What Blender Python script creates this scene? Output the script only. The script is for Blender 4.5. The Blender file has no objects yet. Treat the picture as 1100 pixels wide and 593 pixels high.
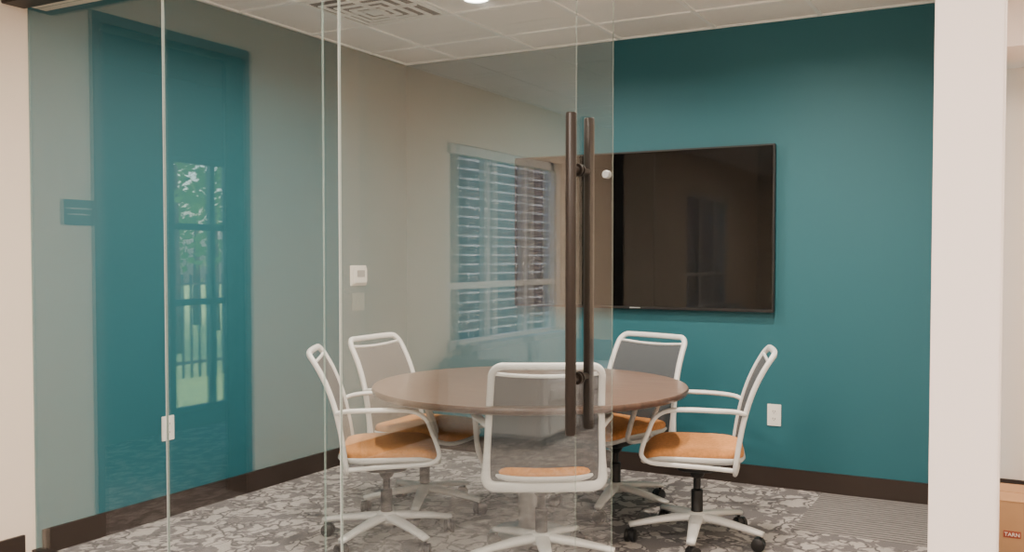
import bpy, bmesh, math, random
import numpy as np
from mathutils import Vector, Matrix
random.seed(4)
sc = bpy.context.scene
COL = sc.collection

# ------------------------------------------------------------------ materials
def newmat(name):
    m = bpy.data.materials.new(name); m.use_nodes = True
    nt = m.node_tree; b = nt.nodes["Principled BSDF"]
    return m, nt, b

def pmat(name, col, rough=0.6, metal=0.0, noise=0.0, nscale=8.0, bump=0.0, bscale=200.0, spec=0.5, emis=None, estr=0):
    m, nt, b = newmat(name)
    b.inputs['Roughness'].default_value = rough
    b.inputs['Metallic'].default_value = metal
    b.inputs['Specular IOR Level'].default_value = spec
    N = nt.nodes; L = nt.links
    geo = N.new('ShaderNodeTexCoord')
    nz = N.new('ShaderNodeTexNoise'); nz.inputs['Scale'].default_value = nscale; nz.inputs['Detail'].default_value = 3
    L.new(geo.outputs['Object'], nz.inputs['Vector'])
    mix = N.new('ShaderNodeMix'); mix.data_type = 'RGBA'
    a = [max(0, c*(1-noise)) for c in col]; c2 = [min(1, c*(1+noise)) for c in col]
    mix.inputs[6].default_value = (*a, 1); mix.inputs[7].default_value = (*c2, 1)
    L.new(nz.outputs['Fac'], mix.inputs[0]); L.new(mix.outputs[2], b.inputs['Base Color'])
    if bump > 0:
        n2 = N.new('ShaderNodeTexNoise'); n2.inputs['Scale'].default_value = bscale; n2.inputs['Detail'].default_value = 2
        L.new(geo.outputs['Object'], n2.inputs['Vector'])
        bp = N.new('ShaderNodeBump'); bp.inputs['Strength'].default_value = bump; bp.inputs['Distance'].default_value = 0.003
        L.new(n2.outputs['Fac'], bp.inputs['Height']); L.new(bp.outputs['Normal'], b.inputs['Normal'])
    if emis:
        b.inputs['Emission Color'].default_value = (*emis, 1); b.inputs['Emission Strength'].default_value = estr
    return m

M_teal = pmat('paint_teal', (0.0155, 0.116, 0.148), 0.6, noise=0.04, nscale=1.5)
M_beige = pmat('paint_beige', (0.84, 0.73, 0.61), 0.7, noise=0.02, nscale=2)
M_white = pmat('paint_white', (0.90, 0.81, 0.77), 0.55, noise=0.01)
M_ceil = pmat('ceiling_tile', (0.90, 0.875, 0.845), 0.9, noise=0.04, nscale=60, bump=0.3, bscale=120)
M_grid = pmat('ceiling_grid_paint', (0.92, 0.92, 0.90), 0.5)
M_base = pmat('baseboard_brown', (0.030, 0.020, 0.016), 0.45, noise=0.1)
M_bronze = pmat('dark_bronze', (0.022, 0.016, 0.013), 0.42, metal=0.1, noise=0.1, spec=.3)
M_black = pmat('black_plastic', (0.010, 0.010, 0.011), 0.45)
M_plast = pmat('white_plastic', (0.66, 0.66, 0.65), 0.38, noise=0.02)
M_plate = pmat('outlet_plastic', (0.85, 0.83, 0.78), 0.4)
M_grey = pmat('grey_plastic', (0.30, 0.31, 0.31), 0.4)
M_ghost = pmat('ghost_grey_green', (0.11, 0.20, 0.21), 0.4)  # muted tone imitating a faint reflection ghost on the teal wall
M_chrome = pmat('satin_metal', (0.5, 0.5, 0.5), 0.3, metal=0.9)
M_fab = pmat('orange_fabric', (0.62, 0.27, 0.085), 0.9, noise=0.35, nscale=70, bump=0.8, bscale=260)
M_screen = pmat('tv_screen', (0.003, 0.003, 0.003), 0.03, spec=0.42)
M_card = pmat('cardboard', (0.42, 0.24, 0.12), 0.85, noise=0.08, nscale=12)
M_label = pmat('label_red_brown', (0.30, 0.06, 0.03), 0.7)
M_paper = pmat('label_white', (0.85, 0.8, 0.72), 0.7)
M_sign = pmat('sign_dark', (0.06, 0.07, 0.075), 0.4)
M_joint = pmat('clear_silicone', (0.70, 0.73, 0.71), 0.35)
M_leaf = pmat('leaves', (0.22, 0.40, 0.11), 0.8, noise=0.6, nscale=6)
M_bark = pmat('bark', (0.10, 0.07, 0.05), 0.9, noise=0.3)
M_grass = pmat('grass', (0.20, 0.34, 0.10), 0.9, noise=0.4, nscale=5)
M_sofa = pmat('sofa_fabric', (0.45, 0.47, 0.48), 0.9, noise=0.1, nscale=40)
M_frame = pmat('window_frame_dark', (0.05, 0.045, 0.042), 0.45)
M_wframe = pmat('window_frame_white', (0.75, 0.75, 0.74), 0.45)
M_lamp = pmat('lamp_lens', (1, 1, 1), 0.5, emis=(1, 0.95, 0.86), estr=20)

def wood(name, c1, c2):
    m, nt, b = newmat(name); N = nt.nodes; L = nt.links
    tc = N.new('ShaderNodeTexCoord'); mp = N.new('ShaderNodeMapping'); mp.inputs['Scale'].default_value = (2, 26, 6)
    nz = N.new('ShaderNodeTexNoise'); nz.inputs['Scale'].default_value = 1.6; nz.inputs['Detail'].default_value = 6
    cr = N.new('ShaderNodeValToRGB'); cr.color_ramp.elements[0].position = .35; cr.color_ramp.elements[1].position = .68
    cr.color_ramp.elements[0].color = (*c1, 1); cr.color_ramp.elements[1].color = (*c2, 1)
    L.new(tc.outputs['Object'], mp.inputs['Vector']); L.new(mp.outputs[0], nz.inputs['Vector'])
    L.new(nz.outputs['Fac'], cr.inputs[0]); L.new(cr.outputs[0], b.inputs['Base Color'])
    b.inputs['Roughness'].default_value = 0.28
    return m
M_wood = wood('walnut_laminate', (0.11, 0.068, 0.05), (0.185, 0.12, 0.09))
M_woodedge = wood('walnut_edge', (0.05, 0.026, 0.018), (0.095, 0.05, 0.034))

def mesh_fabric():
    m, nt, b = newmat('grey_mesh'); N = nt.nodes; L = nt.links
    tc = N.new('ShaderNodeTexCoord')
    w = N.new('ShaderNodeTexWave'); w.wave_type = 'BANDS'; w.bands_direction = 'Z'; w.inputs['Scale'].default_value = 55
    w2 = N.new('ShaderNodeTexWave'); w2.wave_type = 'BANDS'; w2.bands_direction = 'Y'; w2.inputs['Scale'].default_value = 55
    L.new(tc.outputs['Object'], w.inputs['Vector']); L.new(tc.outputs['Object'], w2.inputs['Vector'])
    mx = N.new('ShaderNodeMath'); mx.operation = 'MAXIMUM'
    L.new(w.outputs['Fac'], mx.inputs[0]); L.new(w2.outputs['Fac'], mx.inputs[1])
    mr = N.new('ShaderNodeMapRange'); mr.inputs['To Min'].default_value = 0.72; mr.inputs['To Max'].default_value = 0.95
    L.new(mx.outputs[0], mr.inputs[0])
    b.inputs['Base Color'].default_value = (0.082, 0.085, 0.092, 1); b.inputs['Roughness'].default_value = 0.85
    b.inputs['Specular IOR Level'].default_value = .15
    tr = N.new('ShaderNodeBsdfTransparent'); ms = N.new('ShaderNodeMixShader')
    L.new(mr.outputs[0], ms.inputs[0]); L.new(tr.outputs[0], ms.inputs[1]); L.new(b.outputs[0], ms.inputs[2])
    L.new(ms.outputs[0], N['Material Output'].inputs['Surface'])
    return m
M_mesh = mesh_fabric()

def glass(name, base, tint):
    m, nt, b = newmat(name); N = nt.nodes; L = nt.links
    N.remove(b)
    lw = N.new('ShaderNodeLayerWeight'); lw.inputs['Blend'].default_value = 0.5
    p = N.new('ShaderNodeMath'); p.operation = 'POWER'; p.inputs[1].default_value = 4.0
    L.new(lw.outputs['Facing'], p.inputs[0])
    ma = N.new('ShaderNodeMath'); ma.operation = 'MULTIPLY_ADD'; ma.inputs[1].default_value = 0.9; ma.inputs[2].default_value = base
    L.new(p.outputs[0], ma.inputs[0])
    tr = N.new('ShaderNodeBsdfTransparent'); tr.inputs[0].default_value = (*tint, 1)
    gl = N.new('ShaderNodeBsdfGlossy'); gl.inputs['Roughness'].default_value = 0.0; gl.inputs['Color'].default_value = (1, 1, 1, 1)
    ms = N.new('ShaderNodeMixShader')
    L.new(ma.outputs[0], ms.inputs[0]); L.new(tr.outputs[0], ms.inputs[1]); L.new(gl.outputs[0], ms.inputs[2])
    L.new(ms.outputs[0], N['Material Output'].inputs['Surface'])
    return m
M_glass = glass('clear_glass', 0.060, (0.975, 0.986, 0.984))
M_winglass = glass('window_glass', 0.02, (0.98, 0.99, 0.99))
def edge_glass():
    m, nt, b = newmat('glass_edge'); N = nt.nodes; L = nt.links
    b.inputs['Base Color'].default_value = (0.50, 0.62, 0.58, 1); b.inputs['Roughness'].default_value = .2
    tr = N.new('ShaderNodeBsdfTransparent'); tr.inputs[0].default_value = (.8, .88, .85, 1); ms = N.new('ShaderNodeMixShader'); ms.inputs[0].default_value = .25
    L.new(tr.outputs[0], ms.inputs[1]); L.new(b.outputs[0], ms.inputs[2]); L.new(ms.outputs[0], N['Material Output'].inputs['Surface'])
    return m
M_gedge = edge_glass()

def carpet():
    m, nt, b = newmat('patterned_carpet'); N = nt.nodes; L = nt.links
    tc = N.new('ShaderNodeTexCoord')
    nz = N.new('ShaderNodeTexNoise'); nz.inputs['Scale'].default_value = 6.5; nz.inputs['Detail'].default_value = 3
    L.new(tc.outputs['Object'], nz.inputs['Vector'])
    sub = N.new('ShaderNodeVectorMath'); sub.operation = 'SCALE'; sub.inputs['Scale'].default_value = 0.26
    L.new(nz.outputs['Color'], sub.inputs[0])
    add = N.new('ShaderNodeVectorMath'); add.operation = 'ADD'
    L.new(tc.outputs['Object'], add.inputs[0]); L.new(sub.outputs[0], add.inputs[1])
    v = N.new('ShaderNodeTexVoronoi'); v.feature = 'DISTANCE_TO_EDGE'; v.inputs['Scale'].default_value = 10.5
    mp = N.new('ShaderNodeMapping'); mp.inputs['Scale'].default_value = (1, 0.5, 1); mp.inputs['Rotation'].default_value = (0, 0, 0.7)
    L.new(add.outputs[0], mp.inputs[0]); L.new(mp.outputs[0], v.inputs['Vector'])
    cr = N.new('ShaderNodeValToRGB')
    e = cr.color_ramp.elements; e[0].position = 0.03; e[0].color = (0.10, 0.092, 0.096, 1); e[1].position = 0.10; e[1].color = (0.42, 0.39, 0.372, 1)
    L.new(v.outputs['Distance'], cr.inputs[0])
    n3 = N.new('ShaderNodeTexNoise'); n3.inputs['Scale'].default_value = 9; n3.inputs['Detail'].default_value = 4
    L.new(add.outputs[0], n3.inputs['Vector'])
    c3 = N.new('ShaderNodeValToRGB'); c3.color_ramp.elements[0].position = .50; c3.color_ramp.elements[1].position = .56
    L.new(n3.outputs['Fac'], c3.inputs[0])
    mx = N.new('ShaderNodeMix'); mx.data_type = 'RGBA'; mx.inputs[7].default_value = (0.155, 0.144, 0.147, 1)
    L.new(c3.outputs[0], mx.inputs[0]); L.new(cr.outputs[0], mx.inputs[6])
    sp = N.new('ShaderNodeSeparateXYZ'); L.new(tc.outputs['Object'], sp.inputs[0])
    gx = N.new('ShaderNodeMath'); gx.operation = 'GREATER_THAN'; gx.inputs[1].default_value = -1.0; L.new(sp.outputs['X'], gx.inputs[0])
    gy = N.new('ShaderNodeMath'); gy.operation = 'GREATER_THAN'; gy.inputs[1].default_value = 4.75; L.new(sp.outputs['Y'], gy.inputs[0])
    gm = N.new('ShaderNodeMath'); gm.operation = 'MULTIPLY'; L.new(gx.outputs[0], gm.inputs[0]); L.new(gy.outputs[0], gm.inputs[1])
    w = N.new('ShaderNodeTexWave'); w.bands_direction = 'Y'; w.inputs['Scale'].default_value = 8; w.inputs['Distortion'].default_value = 1.5; w.inputs['Detail Scale'].default_value = 3
    L.new(tc.outputs['Object'], w.inputs['Vector'])
    cw = N.new('ShaderNodeValToRGB'); cw.color_ramp.elements[0].color = (0.08, 0.075, 0.077, 1); cw.color_ramp.elements[1].color = (0.28, 0.26, 0.25, 1)
    L.new(w.outputs['Fac'], cw.inputs[0])
    m2 = N.new('ShaderNodeMix'); m2.data_type = 'RGBA'
    L.new(gm.outputs[0], m2.inputs[0]); L.new(mx.outputs[2], m2.inputs[6]); L.new(cw.outputs[0], m2.inputs[7])
    fz = N.new('ShaderNodeTexNoise'); fz.inputs['Scale'].default_value = 160
    L.new(tc.outputs['Object'], fz.inputs['Vector'])
    mr = N.new('ShaderNodeMapRange'); mr.inputs['To Min'].default_value = 0.6; mr.inputs['To Max'].default_value = 1.4; L.new(fz.outputs['Fac'], mr.inputs[0])
    sc2 = N.new('ShaderNodeVectorMath'); sc2.operation = 'SCALE'; L.new(m2.outputs[2], sc2.inputs[0]); L.new(mr.outputs[0], sc2.inputs['Scale'])
    L.new(sc2.outputs[0], b.inputs['Base Color']); b.inputs['Roughness'].default_value = 0.95
    bp = N.new('ShaderNodeBump'); bp.inputs['Strength'].default_value = 0.5; bp.inputs['Distance'].default_value = 0.004
    L.new(fz.outputs['Fac'], bp.inputs['Height']); L.new(bp.outputs[0], b.inputs['Normal'])
    return m
M_carpet = carpet()

def brick():
    m, nt, b = newmat('exterior_brick'); N = nt.nodes; L = nt.links
    tc = N.new('ShaderNodeTexCoord'); sp = N.new('ShaderNodeSeparateXYZ'); cb = N.new('ShaderNodeCombineXYZ')
    ad = N.new('ShaderNodeMath'); ad.operation = 'ADD'
    L.new(tc.outputs['Object'], sp.inputs[0]); L.new(sp.outputs['X'], ad.inputs[0]); L.new(sp.outputs['Y'], ad.inputs[1])
    L.new(ad.outputs[0], cb.inputs['X']); L.new(sp.outputs['Z'], cb.inputs['Y'])
    br = N.new('ShaderNodeTexBrick'); br.inputs['Scale'].default_value = 1.0
    br.inputs['Color1'].default_value = (0.026, 0.022, 0.025, 1); br.inputs['Color2'].default_value = (0.040, 0.030, 0.032, 1); br.inputs['Mortar'].default_value = (0.15, 0.15, 0.16, 1)
    br.inputs['Mortar Size'].default_value = 0.016; br.inputs['Mortar Smooth'].default_value = 0.1
    br.inputs['Brick Width'].default_value = .42; br.inputs['Row Height'].default_value = .14
    L.new(cb.outputs[0], br.inputs['Vector']); L.new(br.outputs['Color'], b.inputs['Base Color']); b.inputs['Roughness'].default_value = 1.0
    b.inputs['Specular IOR Level'].default_value = 0.05
    return m
M_brick = brick()

# ------------------------------------------------------------------ geometry helpers
def link(name, me, mats, parent=None, smooth=False, loc=None):
    o = bpy.data.objects.new(name, me)
    if not me.materials:
        for mt in (mats if isinstance(mats, (list, tuple)) else [mats]): me.materials.append(mt)
    if smooth:
        for p in me.polygons: p.use_smooth = True
    COL.objects.link(o)
    if parent: o.parent = parent
    if loc: o.location = loc
    return o

def empty(name, loc=(0, 0, 0), rz=0):
    e = bpy.data.objects.new(name, None); e.empty_display_size = 0.1
    e.location = loc; e.rotation_euler = (0, 0, rz); COL.objects.link(e); return e

def add_box(bm, x0, x1, y0, y1, z0, z1, mi=0):
    vs = [bm.verts.new(p) for p in [(x0,y0,z0),(x1,y0,z0),(x1,y1,z0),(x0,y1,z0),(x0,y0,z1),(x1,y0,z1),(x1,y1,z1),(x0,y1,z1)]]
    fs = []
    for f in [(3,2,1,0),(4,5,6,7),(0,1,5,4),(1,2,6,5),(2,3,7,6),(3,0,4,7)]:
        ff = bm.faces.new([vs[i] for i in f]); ff.material_index = mi; fs.append(ff)
    return fs

def boxes(name, lst, mats, parent=None, bevel=0, smooth=False):
    bm = bmesh.new()
    for b in lst:
        add_box(bm, *b)
    if bevel: bmesh.ops.bevel(bm, geom=bm.edges[:], offset=bevel, segments=2, affect='EDGES')
    me = bpy.data.meshes.new(name); bm.to_mesh(me); bm.free()
    return link(name, me, mats, parent, smooth)

def cyl_mesh(name, rings, seg=32, axis='Z', cap=True):
    bm = bmesh.new(); R = []
    for r, z in rings:
        R.append([bm.verts.new((r*math.cos(2*math.pi*i/seg), r*math.sin(2*math.pi*i/seg), z)) for i in range(seg)])
    for a, b in zip(R, R[1:]):
        for i in range(seg):
            j = (i+1) % seg; bm.faces.new((a[i], a[j], b[j], b[i]))
    if cap:
        bm.faces.new(R[0][::-1]); bm.faces.new(R[-1])
    if axis == 'Y': bmesh.ops.rotate(bm, verts=bm.verts, matrix=Matrix.Rotation(math.pi/2, 3, 'X'))
    if axis == 'X': bmesh.ops.rotate(bm, verts=bm.verts, matrix=Matrix.Rotation(math.pi/2, 3, 'Y'))
    bmesh.ops.recalc_face_normals(bm, faces=bm.faces)
    me = bpy.data.meshes.new(name); bm.to_mesh(me); bm.free()
    return me

def smooth_by_angle(o, ang=40):
    me = o.data
    for p in me.polygons: p.use_smooth = True
    bm = bmesh.new(); bm.from_mesh(me)
    for e in bm.edges:
        if len(e.link_faces) == 2 and e.calc_face_angle(0) > math.radians(ang): e.smooth = False
    bm.to_mesh(me); bm.free()

def catmull(pts, n=6, closed=False):
    P = [np.array(p, float) for p in pts]; out = []
    m = len(P)
    rng = range(m) if closed else range(m-1)
    for i in rng:
        if closed: p0, p1, p2, p3 = P[(i-1) % m], P[i], P[(i+1) % m], P[(i+2) % m]
        else: p0, p1, p2, p3 = P[max(i-1, 0)], P[i], P[i+1], P[min(i+2, m-1)]
        for k in range(n):
            t = k/n
            out.append(0.5*((2*p1)+(-p0+p2)*t+(2*p0-5*p1+4*p2-p3)*t*t+(-p0+3*p1-3*p2+p3)*t**3))
    if not closed: out.append(P[-1])
    return out

def sweep_bm(bm, pts, ref, ra, rb, seg=12, closed=False, power=0.75, mi=0):
    P = [Vector(p) for p in pts]; n = len(P); R = []
    ref = Vector(ref)
    for i in range(n):
        if closed: T = P[(i+1) % n]-P[(i-1) % n]
        else: T = P[min(i+1, n-1)]-P[max(i-1, 0)]
        T.normalize(); A = ref-T*T.dot(ref); A.normalize(); B = T.cross(A)
        a = ra[i] if hasattr(ra, '__len__') else ra; b = rb[i] if hasattr(rb, '__len__') else rb
        ring = []
        for k in range(seg):
            th = 2*math.pi*k/seg; c, s = math.cos(th), math.sin(th)
            ring.append(bm.verts.new(P[i]+A*(a*math.copysign(abs(c)**power, c))+B*(b*math.copysign(abs(s)**power, s))))
        R.append(ring)
    pairs = list(zip(R, R[1:]))+([(R[-1], R[0])] if closed else [])
    for r1, r2 in pairs:
        for k in range(seg):
            j = (k+1) % seg; f = bm.faces.new((r1[k], r1[j], r2[j], r2[k])); f.material_index = mi
    if not closed:
        bm.faces.new(R[0][::-1]); bm.faces.new(R[-1])

def finish(bm, name):
    bmesh.ops.recalc_face_normals(bm, faces=bm.faces)
    me = bpy.data.meshes.new(name); bm.to_mesh(me); bm.free()
    for p in me.polygons: p.use_smooth = True
    return me

# ------------------------------------------------------------------ room shell
XL, YB, H = -3.912, 5.59, 2.74
YG = 2.67
XC = -0.205
LX1, LY0 = 3.0, -4.6
boxes('floor', [(XL-2.1, LX1+.1, LY0-.1, 6.1, -0.1, 0)], M_carpet)
boxes('ceiling', [(XL-.14, LX1+.1, LY0-.1, 6.1, H, H+.1)], M_ceil)
boxes('wall_back', [(XL-.14, XC, YB, YB+.12, 0, H)], M_teal)
boxes('wall_left', [(XL-.14, XL, YG, YB, 0, H)], M_teal)
boxes('wall_right', [(XC, -0.12, YG+.1, YB+.12, 0, H)], M_beige)
boxes('trim_1', [(XC, -0.048, 2.58, 2.77, 0, H)], M_white, bevel=0.003)
OP0, OP1, OPZ = 1.36, 2.30, 2.48
W0, W1, WZ0, WZ1 = -2.84, -0.92, 0.62, 2.25
x0, x1 = XL-.14, XL
boxes('wall_lobby_left', [(x0, x1, OP1, YG, 0, H), (x0, x1, OP0, OP1, OPZ, H), (x0, x1, W1, OP0, 0, H),
      (x0, x1, W0, W1, 0, WZ0), (x0, x1, W0, W1, WZ1, H), (x0, x1, LY0, W0, 0, H)], M_beige)
boxes('wall_lobby_rear', [(x0, LX1, LY0-.12, LY0, 0, H)], M_beige)
boxes('wall_lobby_right', [(LX1, LX1+.1, LY0, 6.02, 0, H)], M_beige)
boxes('wall_hall', [(-0.12, LX1, 5.92, 6.02, 0, H)], M_beige)
boxes('ceiling_soffit', [(-0.118, LX1, 5.3, 5.92, 2.40, H)], M_white)
boxes('wall_header', [(XL, XC, 2.655, 2.76, 2.47, H)], M_beige)
SX = -5.8
boxes('wall_side_room', [(SX-.12, SX, .19, 3.0, 0, H), (SX-.12, SX, -1.2, -.44, 0, H), (SX-.12, SX, -.44, .19, 2.15, H), (SX-.12, SX, -.44, .19, 0, .12),
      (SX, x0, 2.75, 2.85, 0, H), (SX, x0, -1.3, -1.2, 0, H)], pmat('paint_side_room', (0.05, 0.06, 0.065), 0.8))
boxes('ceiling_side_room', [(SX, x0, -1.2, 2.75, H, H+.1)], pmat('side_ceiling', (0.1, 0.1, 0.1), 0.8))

bh = 0.115
boxes('baseboard_back', [(XL, XC, YB-.014, YB, 0, bh)], M_base, bevel=0.002)
boxes('baseboard_left', [(XL, XL+.014, YG+.03, YB-.014, 0, bh)], M_base, bevel=0.002)
boxes('baseboard_lobby_left', [(XL, XL+.014, OP1+.05, YG-.06, 0, bh), (XL, XL+.014, LY0, OP0-.05, 0, bh)], M_base)
boxes('baseboard_right', [(XC-.014, XC, YG+.1, YB-.014, 0, bh), (-0.12, -0.106, YG+.1, 5.9, 0, bh)], M_base)
boxes('baseboard_hall', [(-0.106, LX1, 5.906, 5.92, 0, bh)], M_base)
boxes('trim_2', [(XL-.15, XL+.012, OP1, OP1+.05, 0, OPZ+.05), (XL-.15, XL+.012, OP0-.05, OP0, 0, OPZ+.05), (XL-.15, XL+.012, OP0, OP1, OPZ, OPZ+.05)], M_base)

def window_y(name, x, y0, y1, z0, z1, vs, hs, fw=.045, mat=M_frame):
    e = empty(name, (x, (y0+y1)/2, z0))
    L = [(-.03, .03, y0, y0+fw, z0, z1), (-.03, .03, y1-fw, y1, z0, z1), (-.03, .03, y0, y1, z0, z0+fw), (-.03, .03, y0, y1, z1-fw, z1)]
    L += [(-.025, .025, v-fw*.6, v+fw*.6, z0, z1) for v in vs] + [(-.028, .028, y0, y1, h-.025, h+.025) for h in hs]
    L = [(a, b, c-(y0+y1)/2, d-(y0+y1)/2, ee-z0, f-z0) for a, b, c, d, ee, f in L]
    boxes('frame', L, mat, e)
    boxes('pane', [(-.004, .004, -(y1-y0)/2+fw, (y1-y0)/2-fw, fw, z1-z0-fw)], M_winglass, e)
window_y('window_1', XL-.05, W0, W1, WZ0, WZ1, [-1.58, -2.25], [1.13], fw=.075, mat=M_wframe)
window_y('window_2', SX-.06, -.44, .19, .12, 2.15, [-.25], [1.0, 1.6])

gx = [-3.48+.61*k for k in range(-7, 11)]; gy = [4.555+.61*k for k in range(-15, 3)]
g = [(x-.012, x+.012, LY0, YB if x < XC else 5.3, H-.009, H) for x in gx if XL < x < LX1]
g += [(XL, LX1 if y < YG else XC, y-.012, y+.012, H-.0095, H) for y in gy if LY0 < y < YB]
g += [(XL, XC, YB-.02, YB, H-.010, H), (XL, XL+.02, LY0, YB-.02, H-.010, H)]
boxes('ceiling_grid', g, M_grid)

e = empty('ceiling_air_diffuser', (-3.175, 4.25, H))
L = []
for i, (r, z) in enumerate([(.29, -.014), (.225, -.022), (.165, -.027), (.105, -.03)]):
    t = .022
    L += [(-r, r, -r, -r+t, z, z+.006), (-r, r, r-t, r, z, z+.006), (-r, -r+t, -r+t, r-t, z, z+.006), (r-t, r, -r+t, r-t, z, z+.006)]
L += [(-.05, .05, -.05, .05, -.03, -.024)]
boxes('louvres', L, M_grid, e)
boxes('back_plate', [(-.29, .29, -.29, .29, -.006, -.0045)], pmat('duct_dark', (0.11, 0.11, 0.11), 0.8), e)
boxes('struts', [(-.27, .27, -.004, .004, -.024, -.008), (-.004, .004, -.27, .27, -.0235, -.0075)], M_grid, e)

def downlight(x, y, power, col=(1, 0.86, 0.72), z=H, spread=160):
    e = empty('recessed_downlight', (x, y, z))
    me = cyl_mesh('can', [(.062, -.001), (.065, -.012), (.088, -.012), (.092, -.002)], 32, cap=False)
    link('trim_ring', me, M_grid, e)
    me = cyl_mesh('lens', [(.063, -.007), (.063, -.004)], 32)
    link('lens', me, M_lamp, e)
    l = bpy.data.lights.new('downlight_lamp', 'AREA'); l.shape = 'DISK'; l.size = .12; l.energy = power; l.color = col; l.spread = math.radians(spread)
    o = bpy.data.objects.new('lamp', l); COL.objects.link(o); o.parent = e; o.location = (0, 0, -.02)
for x, y in [(-2.59, 4.35), (-1.1, 4.35), (-2.59, 3.25), (-1.1, 3.25)]:
    downlight(x, y, 35)
M_fill = pmat('fill_lens', (1, 1, 1), .5, emis=(1, .93, .82), estr=3)  # glowing face of the added fill panels
def fill_panel(x, y, power, sx=.6, sy=1.2, col=(1, 0.86, 0.73)):  # unseen ceiling panels, added to brighten the lobby and hall
    e = empty('added_fill_panel', (x, y, H))
    boxes('housing', [(-sx/2, sx/2, -sy/2, sy/2, -.012, -.005)], M_grid, e)
    boxes('lens', [(-sx/2+.03, sx/2-.03, -sy/2+.03, sy/2-.03, -.015, -.0125)], M_fill, e)
    l = bpy.data.lights.new('fill_lamp', 'AREA'); l.shape = 'RECTANGLE'; l.size = sx-.06; l.size_y = sy-.06; l.energy = power; l.color = col
    o = bpy.data.objects.new('lamp', l); COL.objects.link(o); o.parent = e; o.location = (0, 0, -.02)
for x, y, p in [(-1.25, 0.9, 115), (-1.5, -2.2, 165), (1.2, 0.9, 85), (1.2, -2.0, 82), (1.2, 4.0, 95)]:
    fill_panel(x, y, p)

# ------------------------------------------------------------------ glass front
def glass_panel(name, x0, x1, y, t, z0, z1, parent=None):
    bm = bmesh.new(); add_box(bm, x0, x1, y-t/2, y+t/2, z0, z1)
    bm.normal_update()
    for f in bm.faces: f.material_index = 0 if abs(f.normal.y) > .5 else 1
    me = bpy.data.meshes.new(name); bm.to_mesh(me); bm.free()
    return link(name, me, [M_glass, M_gedge], parent)
J = [XL+.004, -3.054, -2.234, -1.227]
e = empty('glass_partition', (0, 0, 0))
for i in range(3):
    glass_panel('pane_%d' % (i+1), J[i]+.0015, J[i+1]-.0015, YG, .010, .03, 2.452, e)
boxes('silicone_joint', [(j-.0015, j+.0015, YG-.0055, YG+.0055, .03, 2.452) for j in J[1:2]], M_joint, e)
boxes('bottom_channel', [(XL, J[3], YG-.02, YG+.02, 0, .035)], M_bronze, e)
e = empty('sliding_track', (0, 0, 0))
boxes('rail', [(XL+.001, XC-.001, 2.545, 2.654, 2.455, 2.575)], M_bronze, e, bevel=.003)
e = empty('door_1', (0, 0, 0))
YD, DX0, DX1 = 2.605, -2.105, -1.079
glass_panel('door_glass', DX0, DX1, YD, .010, .012, 2.452, e)
boxes('door_edge_seal', [(DX0-.002, DX0, YD-.006, YD+.006, .012, 2.452)], M_joint, e)
HX = -1.19
bm = bmesh.new()
for yy in (2.55, 2.682):
    pts = [(HX, yy, z) for z in (.818, .822, 1.3, 1.780, 1.784)]
    sweep_bm(bm, pts, (1, 0, 0), [.014, .0165, .0165, .0165, .014], [.014, .0165, .0165, .0165, .014], 24, power=1)
for z in (1.617, .985):
    sweep_bm(bm, [(HX, 2.55, z), (HX, 2.682, z)], (0, 0, 1), .010, .010, 16, power=1)
    for a, b in ((2.592, 2.6), (2.61, 2.618)):
        sweep_bm(bm, [(HX, a, z), (HX, b, z)], (0, 0, 1), .019, .019, 20, power=1)
me = finish(bm, 'pull_handle'); o = link('pull_handle', me, M_bronze, e); smooth_by_angle(o)
me = cyl_mesh('lock', [(.010, -.012), (.012, -.009), (.012, .009), (.010, .012)], 24, 'Y'); o = link('lock_cylinder', me, M_grey, e, loc=(-1.098, YD, 1.60)); smooth_by_angle(o)

# ------------------------------------------------------------------ television
e = empty('wall_tv', (-2.14, YB, 1.525))
tw, th = 1.72/2, .985/2
boxes('body', [(-tw, tw, -.055, -.02, -th, th)], M_black, e, bevel=.004)
boxes('mount', [(-.3, .3, -.02, 0, -.2, .2)], M_black, e)
boxes('screen', [(-tw+.010, tw-.010, -.057, -.054, -th+.018, th-.010)], M_screen, e)
boxes('badge', [(-.035, .035, -.0575, -.055, -th+.005, -th+.012)], M_grey, e)

# ------------------------------------------------------------------ wall plates
def outlet(name, loc, rz):
    e = empty(name, loc, rz)
    boxes('plate', [(-.040, .040, -.007, 0, -.064, .064)], M_plate, e, bevel=.002)
    for dz in (-.022, .022):
        boxes('socket_face', [(-.017, .017, -.0095, -.006, dz-.015, dz+.015)], M_plate, e, bevel=.002)
        boxes('slots', [(-.008, -.005, -.0100, -.0085, dz-.004, dz+.007), (.005, .008, -.0100, -.0085, dz-.004, dz+.006), (-.002, .002, -.0100, -.0085, dz-.011, dz-.007)], M_black, e)
outlet('wall_outlet', (-1.283, YB, .425), 0)
outlet('wall_outlet', (XL, 3.42, .465), math.radians(90))
e = empty('wall_thermostat', (XL, 5.02, 1.235), math.radians(90))
boxes('back_plate', [(-.085, .085, -.008, 0, -.068, .068)], M_plate, e, bevel=.003)
boxes('body', [(-.07, .07, -.028, -.006, -.053, .053)], M_plate, e, bevel=.005)
boxes('display', [(-.04, .04, -.030, -.027, -.01, .035)], M_grey, e)
e = empty('ghost_plate', (XL, 5.02, 1.06), math.radians(90))  # no real switch: flat plate standing in for a ghost reflection in the glass
boxes('plate', [(-.065, .065, -.006, 0, -.058, .058)], M_ghost, e, bevel=.002)
boxes('ghost_strips', [(-.035, -.008, -.010, -.005, -.03, .03), (.008, .035, -.010, -.005, -.03, .03)], M_ghost, e, bevel=.002)
e = empty('room_sign', (XL, 2.43, 1.565), math.radians(90))
boxes('panel', [(-.085, .085, -.008, 0, -.06, .06)], M_sign, e, bevel=.002)
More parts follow.
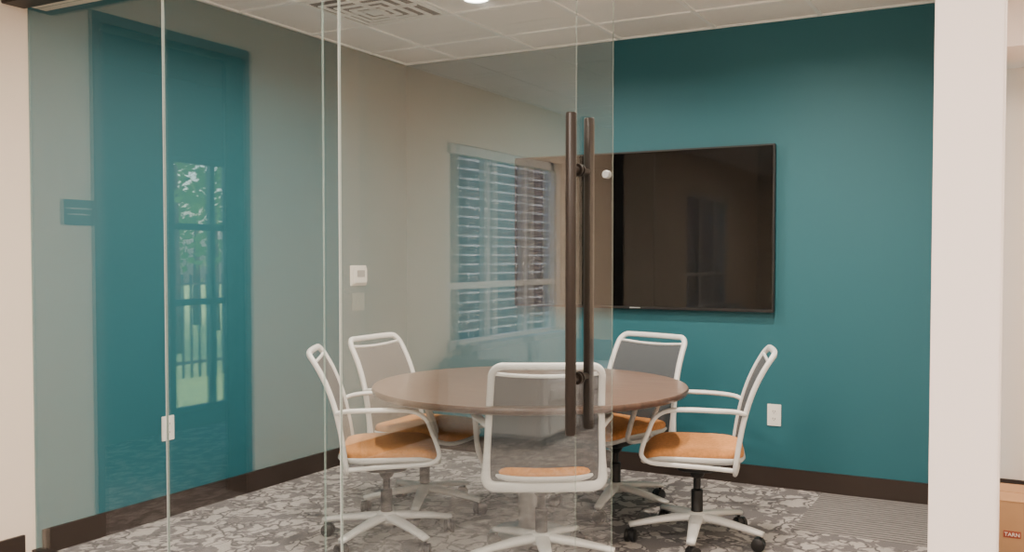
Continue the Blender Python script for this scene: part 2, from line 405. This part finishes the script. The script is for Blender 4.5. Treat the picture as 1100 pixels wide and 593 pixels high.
boxes('raised_strip', [(-.06, .06, -.010, -.007, .015, .022), (-.05, .05, -.010, -.007, -.012, -.006)], M_chrome, e)

# ------------------------------------------------------------------ table
tc = (-2.107, 4.045)
e = empty('round_conference_table', (tc[0], tc[1], 0))
me = cyl_mesh('top', [(.735, .705), (.757, .712), (.762, .722), (.762, .733), (.758, .738)], 96)
o = link('edge_band', me, M_woodedge, e); smooth_by_angle(o)
me = cyl_mesh('topl', [(.759, .7375), (.7575, .740)], 96); link('top', me, M_wood, e)
me = cyl_mesh('ped', [(.20, 0), (.20, .010), (.185, .018), (.07, .030), (.055, .05), (.055, .66), (.07, .68), (.22, .69), (.22, .705)], 48)
o = link('pedestal', me, M_chrome, e); smooth_by_angle(o, 30)

# ------------------------------------------------------------------ chairs
zz = np.array([.38, .44, .50, .58, .66, .75, .84, .92]); xx = np.array([-.185, -.195, -.203, -.215, -.232, -.262, -.305, -.352])
pf = np.polyfit(zz, xx, 3)
def prof(z): return float(np.polyval(pf, z))
ZB, ZT, CR = .385, .915, .045
def hw(z):
    w = .250-(.250-.224)*(z-ZB)/(ZT-ZB)
    d = min(z-ZB, ZT-z)
    if d < CR: w -= CR-math.sqrt(max(0, CR*CR-(CR-d)**2))
    return w
def bp(u, z): return (prof(z)+.018*(u/.25)**2, u, z)

def build_chair_meshes():
    M = {}
    right = [(hw(z), z) for z in [ZB+CR*(1-math.cos(a)) for a in np.linspace(0, math.pi/2, 7)]]
    zs = list(np.linspace(ZB+CR, ZT-CR, 16))[1:]
    right += [(hw(z), z) for z in zs]
    right += [(hw(z), z) for z in [ZT-CR*(1-math.sin(a)) for a in np.linspace(0, math.pi/2, 7)][1:]]
    top = [(u, ZT) for u in np.linspace(hw(ZT), -hw(ZT), 12)[1:-1]]
    left = [(-u, z) for u, z in right[::-1]]
    bot = [(u, ZB) for u in np.linspace(-hw(ZB), hw(ZB), 12)[1:-1]]
    loop = [bp(u, z) for u, z in right+top+left+bot]
    bm = bmesh.new()
    rb = [.0150+.009*max(0, 1-(p[2]-ZB)/.12) for p in loop]
    sweep_bm(bm, loop, (1, 0, .15), .012, rb, 12, closed=True)
    zc = .880
    sweep_bm(bm, [bp(u, zc-.010*(1-(u/.2)**2)) for u in np.linspace(-hw(zc), hw(zc), 13)], (1, 0, 0), .007, .008, 10)
    M['back_frame'] = (finish(bm, 'chair_back_frame'), M_plast)
    bm = bmesh.new(); rows = []
    zr = np.linspace(ZB+.008, zc-.008, 26)
    for z in zr:
        rows.append([bm.verts.new((bp(u, z)[0], u, z)) for u in np.linspace(-hw(z)+.003, hw(z)-.003, 17)])
    for a, b in zip(rows, rows[1:]):
        for i in range(16): bm.faces.new((a[i], a[i+1], b[i+1], b[i]))
    M['back_mesh'] = (finish(bm, 'chair_back_mesh'), M_mesh)
    bm = bmesh.new()
    for s in (-1, 1):
        pts = [(-.215, .240, .650), (-.17, .262, .664), (-.08, .285, .670), (.04, .292, .672), (.13, .292, .664), (.185, .291, .630), (.212, .289, .57), (.238, .284, .50), (.243, .276, .452), (.205, .262, .422), (.11, .252, .412), (-.03, .246, .405), (-.17, .242, .395)]
        pts = catmull([(x, s*y, z) for x, y, z in pts], 5)
        n = len(pts)
        ra = [.013+.010*math.exp(-((i/n-.22)/.15)**2) for i in range(n)]
        sweep_bm(bm, pts, (0, 1, 0), ra, .0105, 12)
    M['armrests'] = (finish(bm, 'chair_armrests'), M_plast)
    def slab(rings, cx=.02, ax=.235, ay=.232, p=4.5, seg=56, dip=0):
        bm = bmesh.new(); R = []
        for s, z in rings:
            ring = []
            for k in range(seg):
                th = 2*math.pi*k/seg; c, sn = math.cos(th), math.sin(th)
                r = (abs(c)**p+abs(sn)**p)**(-1/p)
                x, y = c*r*(ax-s), sn*r*(ay-s)
                zz_ = z-dip*max(0, x-.12)**2*6+.010*(y/.23)**2
                ring.append(bm.verts.new((cx+x, y, zz_)))
            R.append(ring)
        for a, b in zip(R, R[1:]):
            for i in range(seg):
                j = (i+1) % seg; bm.faces.new((a[i], a[j], b[j], b[i]))
        bm.faces.new(R[0][::-1]); bm.faces.new(R[-1])
        return bm
    M['seat'] = (finish(slab([(.02, .425), (.004, .43), (0, .445), (.003, .458), (.012, .467), (.03, .473), (.08, .476), (.15, .474)], dip=.4), 'chair_seat'), M_fab)
    M['seat_shell'] = (finish(slab([(.09, .392), (.03, .400), (.004, .412), (-.006, .425), (-.004, .434), (.01, .436)], dip=.4), 'chair_shell'), M_plast)
    M['mechanism'] = (finish(slab([(.14, .335), (.115, .345), (.10, .375), (.09, .396)], cx=0, ax=.21, ay=.19), 'chair_mech'), M_black)
    me = cyl_mesh('chair_column', [(.034, .085), (.034, .10), (.028, .11), (.028, .245), (.017, .25), (.017, .30), (.03, .31), (.045, .34)], 24)
    M['gas_column'] = (me, M_black)
    bm = bmesh.new()
    for k in range(5):
        a = 2*math.pi*k/5; c, s = math.cos(a), math.sin(a)
        rr = np.linspace(.02, .325, 12)
        pts = [(r*c, r*s, .118-.038*(r/.325)**1.6) for r in rr]
        w = [.036-.016*(r/.325) for r in rr]; h = [.020-.008*(r/.325) for r in rr]
        sweep_bm(bm, pts, (0, 0, 1), h, w, 12, power=.8)
    M['star_base'] = (finish(bm, 'chair_base'), M_plast)
    me = cyl_mesh('chair_hub', [(.040, .088), (.050, .095), (.050, .128), (.040, .140), (.03, .142)], 32)
    M['base_hub'] = (me, M_plast)
    bm = bmesh.new()
    for k in range(5):
        a = 2*math.pi*k/5; c, s = math.cos(a), math.sin(a)
        sweep_bm(bm, [(.315*c, .315*s, .050), (.315*c, .315*s, .088)], (1, 0, 0), .008, .008, 10, power=1)
        wa = a+1.1*(k+1)
        px, py = .315*c+.012*math.cos(wa), .315*s+.012*math.sin(wa)
        nx, ny = -math.sin(wa), math.cos(wa)
        for sg in (-1, 1):
            d0, d1, r = .006, .026, .031
            pts = [(px+nx*sg*d, py+ny*sg*d, .0312) for d in (d0, d0+.002, d1-.003, d1)]
            sweep_bm(bm, pts, (0, 0, 1), [r-.003, r, r, r-.005], [r-.003, r, r, r-.005], 24, power=1)
        pts = [(px+nx*d, py+ny*d, .036) for d in (-.006, .006)]
        sweep_bm(bm, pts, (0, 0, 1), .026, .024, 16, power=1)
    M['casters'] = (finish(bm, 'chair_casters'), M_black)
    return M
CM = build_chair_meshes()
def chair(x, y, dx, dy, base):
    e = empty('office_chair', (x, y, 0), math.atan2(dy, dx))
    for k, (me, mt) in CM.items():
        o = link(k, me, mt, e)
        if k in ('star_base', 'casters'): o.rotation_euler = (0, 0, base)
        if k in ('casters', 'gas_column', 'base_hub'): smooth_by_angle(o)
    return e
fw = Vector((-.4787, .878)); rt = Vector((.878, .4787))
def cam(d, l): v = fw*d+rt*l; return v.x, v.y
def place(d, l, df, dr, base=0):
    x, y = cam(d, l); v = fw*df+rt*dr; chair(x, y, v.x, v.y, base)
place(4.46, -.60, .10, .99, .3)
place(5.02, -.47, -.46, .89, .1)
place(4.12, .13, 1, -.04, .66)
place(5.05, .56, -.70, -.71, .4)
place(4.46, .885, .21, -.978, .25)

# ------------------------------------------------------------------ cardboard box
e = empty('cardboard_box', (0.115, 4.80, 0))
boxes('carton', [(-.20, .20, -.18, .18, 0, .285)], M_card, e, bevel=.003)
boxes('flaps', [(-.20, .20, -.18, -.005, .285, .289), (-.20, .20, .005, .18, .285, .289)], M_card, e)
boxes('label', [(-.178, -.110, -.1815, -.1795, .128, .158)], M_label, e)
def text(body, size, loc, mat, parent, rot=(math.pi/2, 0, 0)):
    c = bpy.data.curves.new('text', 'FONT'); c.body = body; c.size = size; c.extrude = .0003; c.align_x = 'CENTER'; c.materials.append(mat)
    o = bpy.data.objects.new('lettering', c); COL.objects.link(o); o.parent = parent; o.location = loc; o.rotation_euler = rot
text('TARN', .023, (-.144, -.1825, .135), M_paper, e)

# ------------------------------------------------------------------ lobby sofa and outdoors
e = empty('lobby_sofa', (-3.35, -1.6, 0))
boxes('seat_base', [(-.42, .42, -.9, .9, .08, .30)], M_sofa, e, bevel=.03)
boxes('seat_cushions', [(-.2, .44, -.88, -.01, .30, .45), (-.2, .44, .01, .88, .30, .45)], M_sofa, e, bevel=.04)
boxes('back_cushions', [(-.42, -.2, -.88, -.01, .30, .70), (-.42, -.2, .01, .88, .30, .70)], M_sofa, e, bevel=.04)
boxes('arms', [(-.42, .44, -1.05, -.9, .08, .62), (-.42, .44, .9, 1.05, .08, .62)], M_sofa, e, bevel=.03)
boxes('feet', [(sx*.36-.03, sx*.36+.03, sy*.9-.03, sy*.9+.03, 0, .08) for sx in (-1, 1) for sy in (-1, 1)], M_black, e)

boxes('ground_outside', [(-40, SX-.3, -40, 30, -.2, -.12)], M_grass)
boxes('brick_building', [(-9.5, -7.2, -15, -5.2, -.12, 5)], M_brick)
def tree(x, y, h, s):
    e = empty('tree', (x, y, -.12))
    me = cyl_mesh('trunk', [(.10, 0), (.08, 1), (.05, h)], 12); link('trunk', me, M_bark, e, smooth=True)
    bm = bmesh.new()
    for i in range(800):
        d = Vector((random.gauss(0, 1), random.gauss(0, 1), random.gauss(0, .8)))
        d = d.normalized()*(random.random()**.4)*s
        c = Vector((0, 0, h+.3))+d
        a = Vector((random.uniform(-1, 1), random.uniform(-1, 1), random.uniform(-1, 1))).normalized()
        b = a.orthogonal().normalized(); r = random.uniform(.07, .15)
        vs = [bm.verts.new(c+a*r), bm.verts.new(c+b*r*.6), bm.verts.new(c-a*r), bm.verts.new(c-b*r*.6)]
        bm.faces.new(vs)
    me = bpy.data.meshes.new('crown'); bm.to_mesh(me); bm.free(); link('crown', me, M_leaf, e)
tree(-11.5, -4.9, 2.9, 1.4); tree(-14.5, -8.6, 2.4, 1.8); tree(-16, -9.5, 2.2, 1.9)
boxes('iron_fence', [(-9.0, -8.97, y, y+.02, -.12, 1.15) for y in np.arange(-4.6, 2, .13)]+[(-9.0, -8.97, -4.6, 2, 1.02, 1.05), (-9.0, -8.97, -4.6, 2, .05, .09)], M_black)

# ------------------------------------------------------------------ world
w = bpy.data.worlds.new('World'); sc.world = w; w.use_nodes = True
nt = w.node_tree; bg = nt.nodes['Background']
sky = nt.nodes.new('ShaderNodeTexSky'); sky.sky_type = 'NISHITA'; sky.sun_disc = False; sky.sun_elevation = math.radians(45); sky.sun_rotation = 2.0
sky.dust_density = 4.0
nt.links.new(sky.outputs[0], bg.inputs[0]); bg.inputs[1].default_value = 2.2

# ------------------------------------------------------------------ camera
cd = bpy.data.cameras.new('camera'); co = bpy.data.objects.new('camera', cd); COL.objects.link(co)
co.location = (0, 0, 1.35)
co.rotation_euler = (math.radians(90-1.79), 0, math.radians(28.6))
cd.sensor_width = 36; cd.lens = 36*1009/1100; cd.shift_y = 12.5/1100; cd.clip_start = .05
sc.camera = co
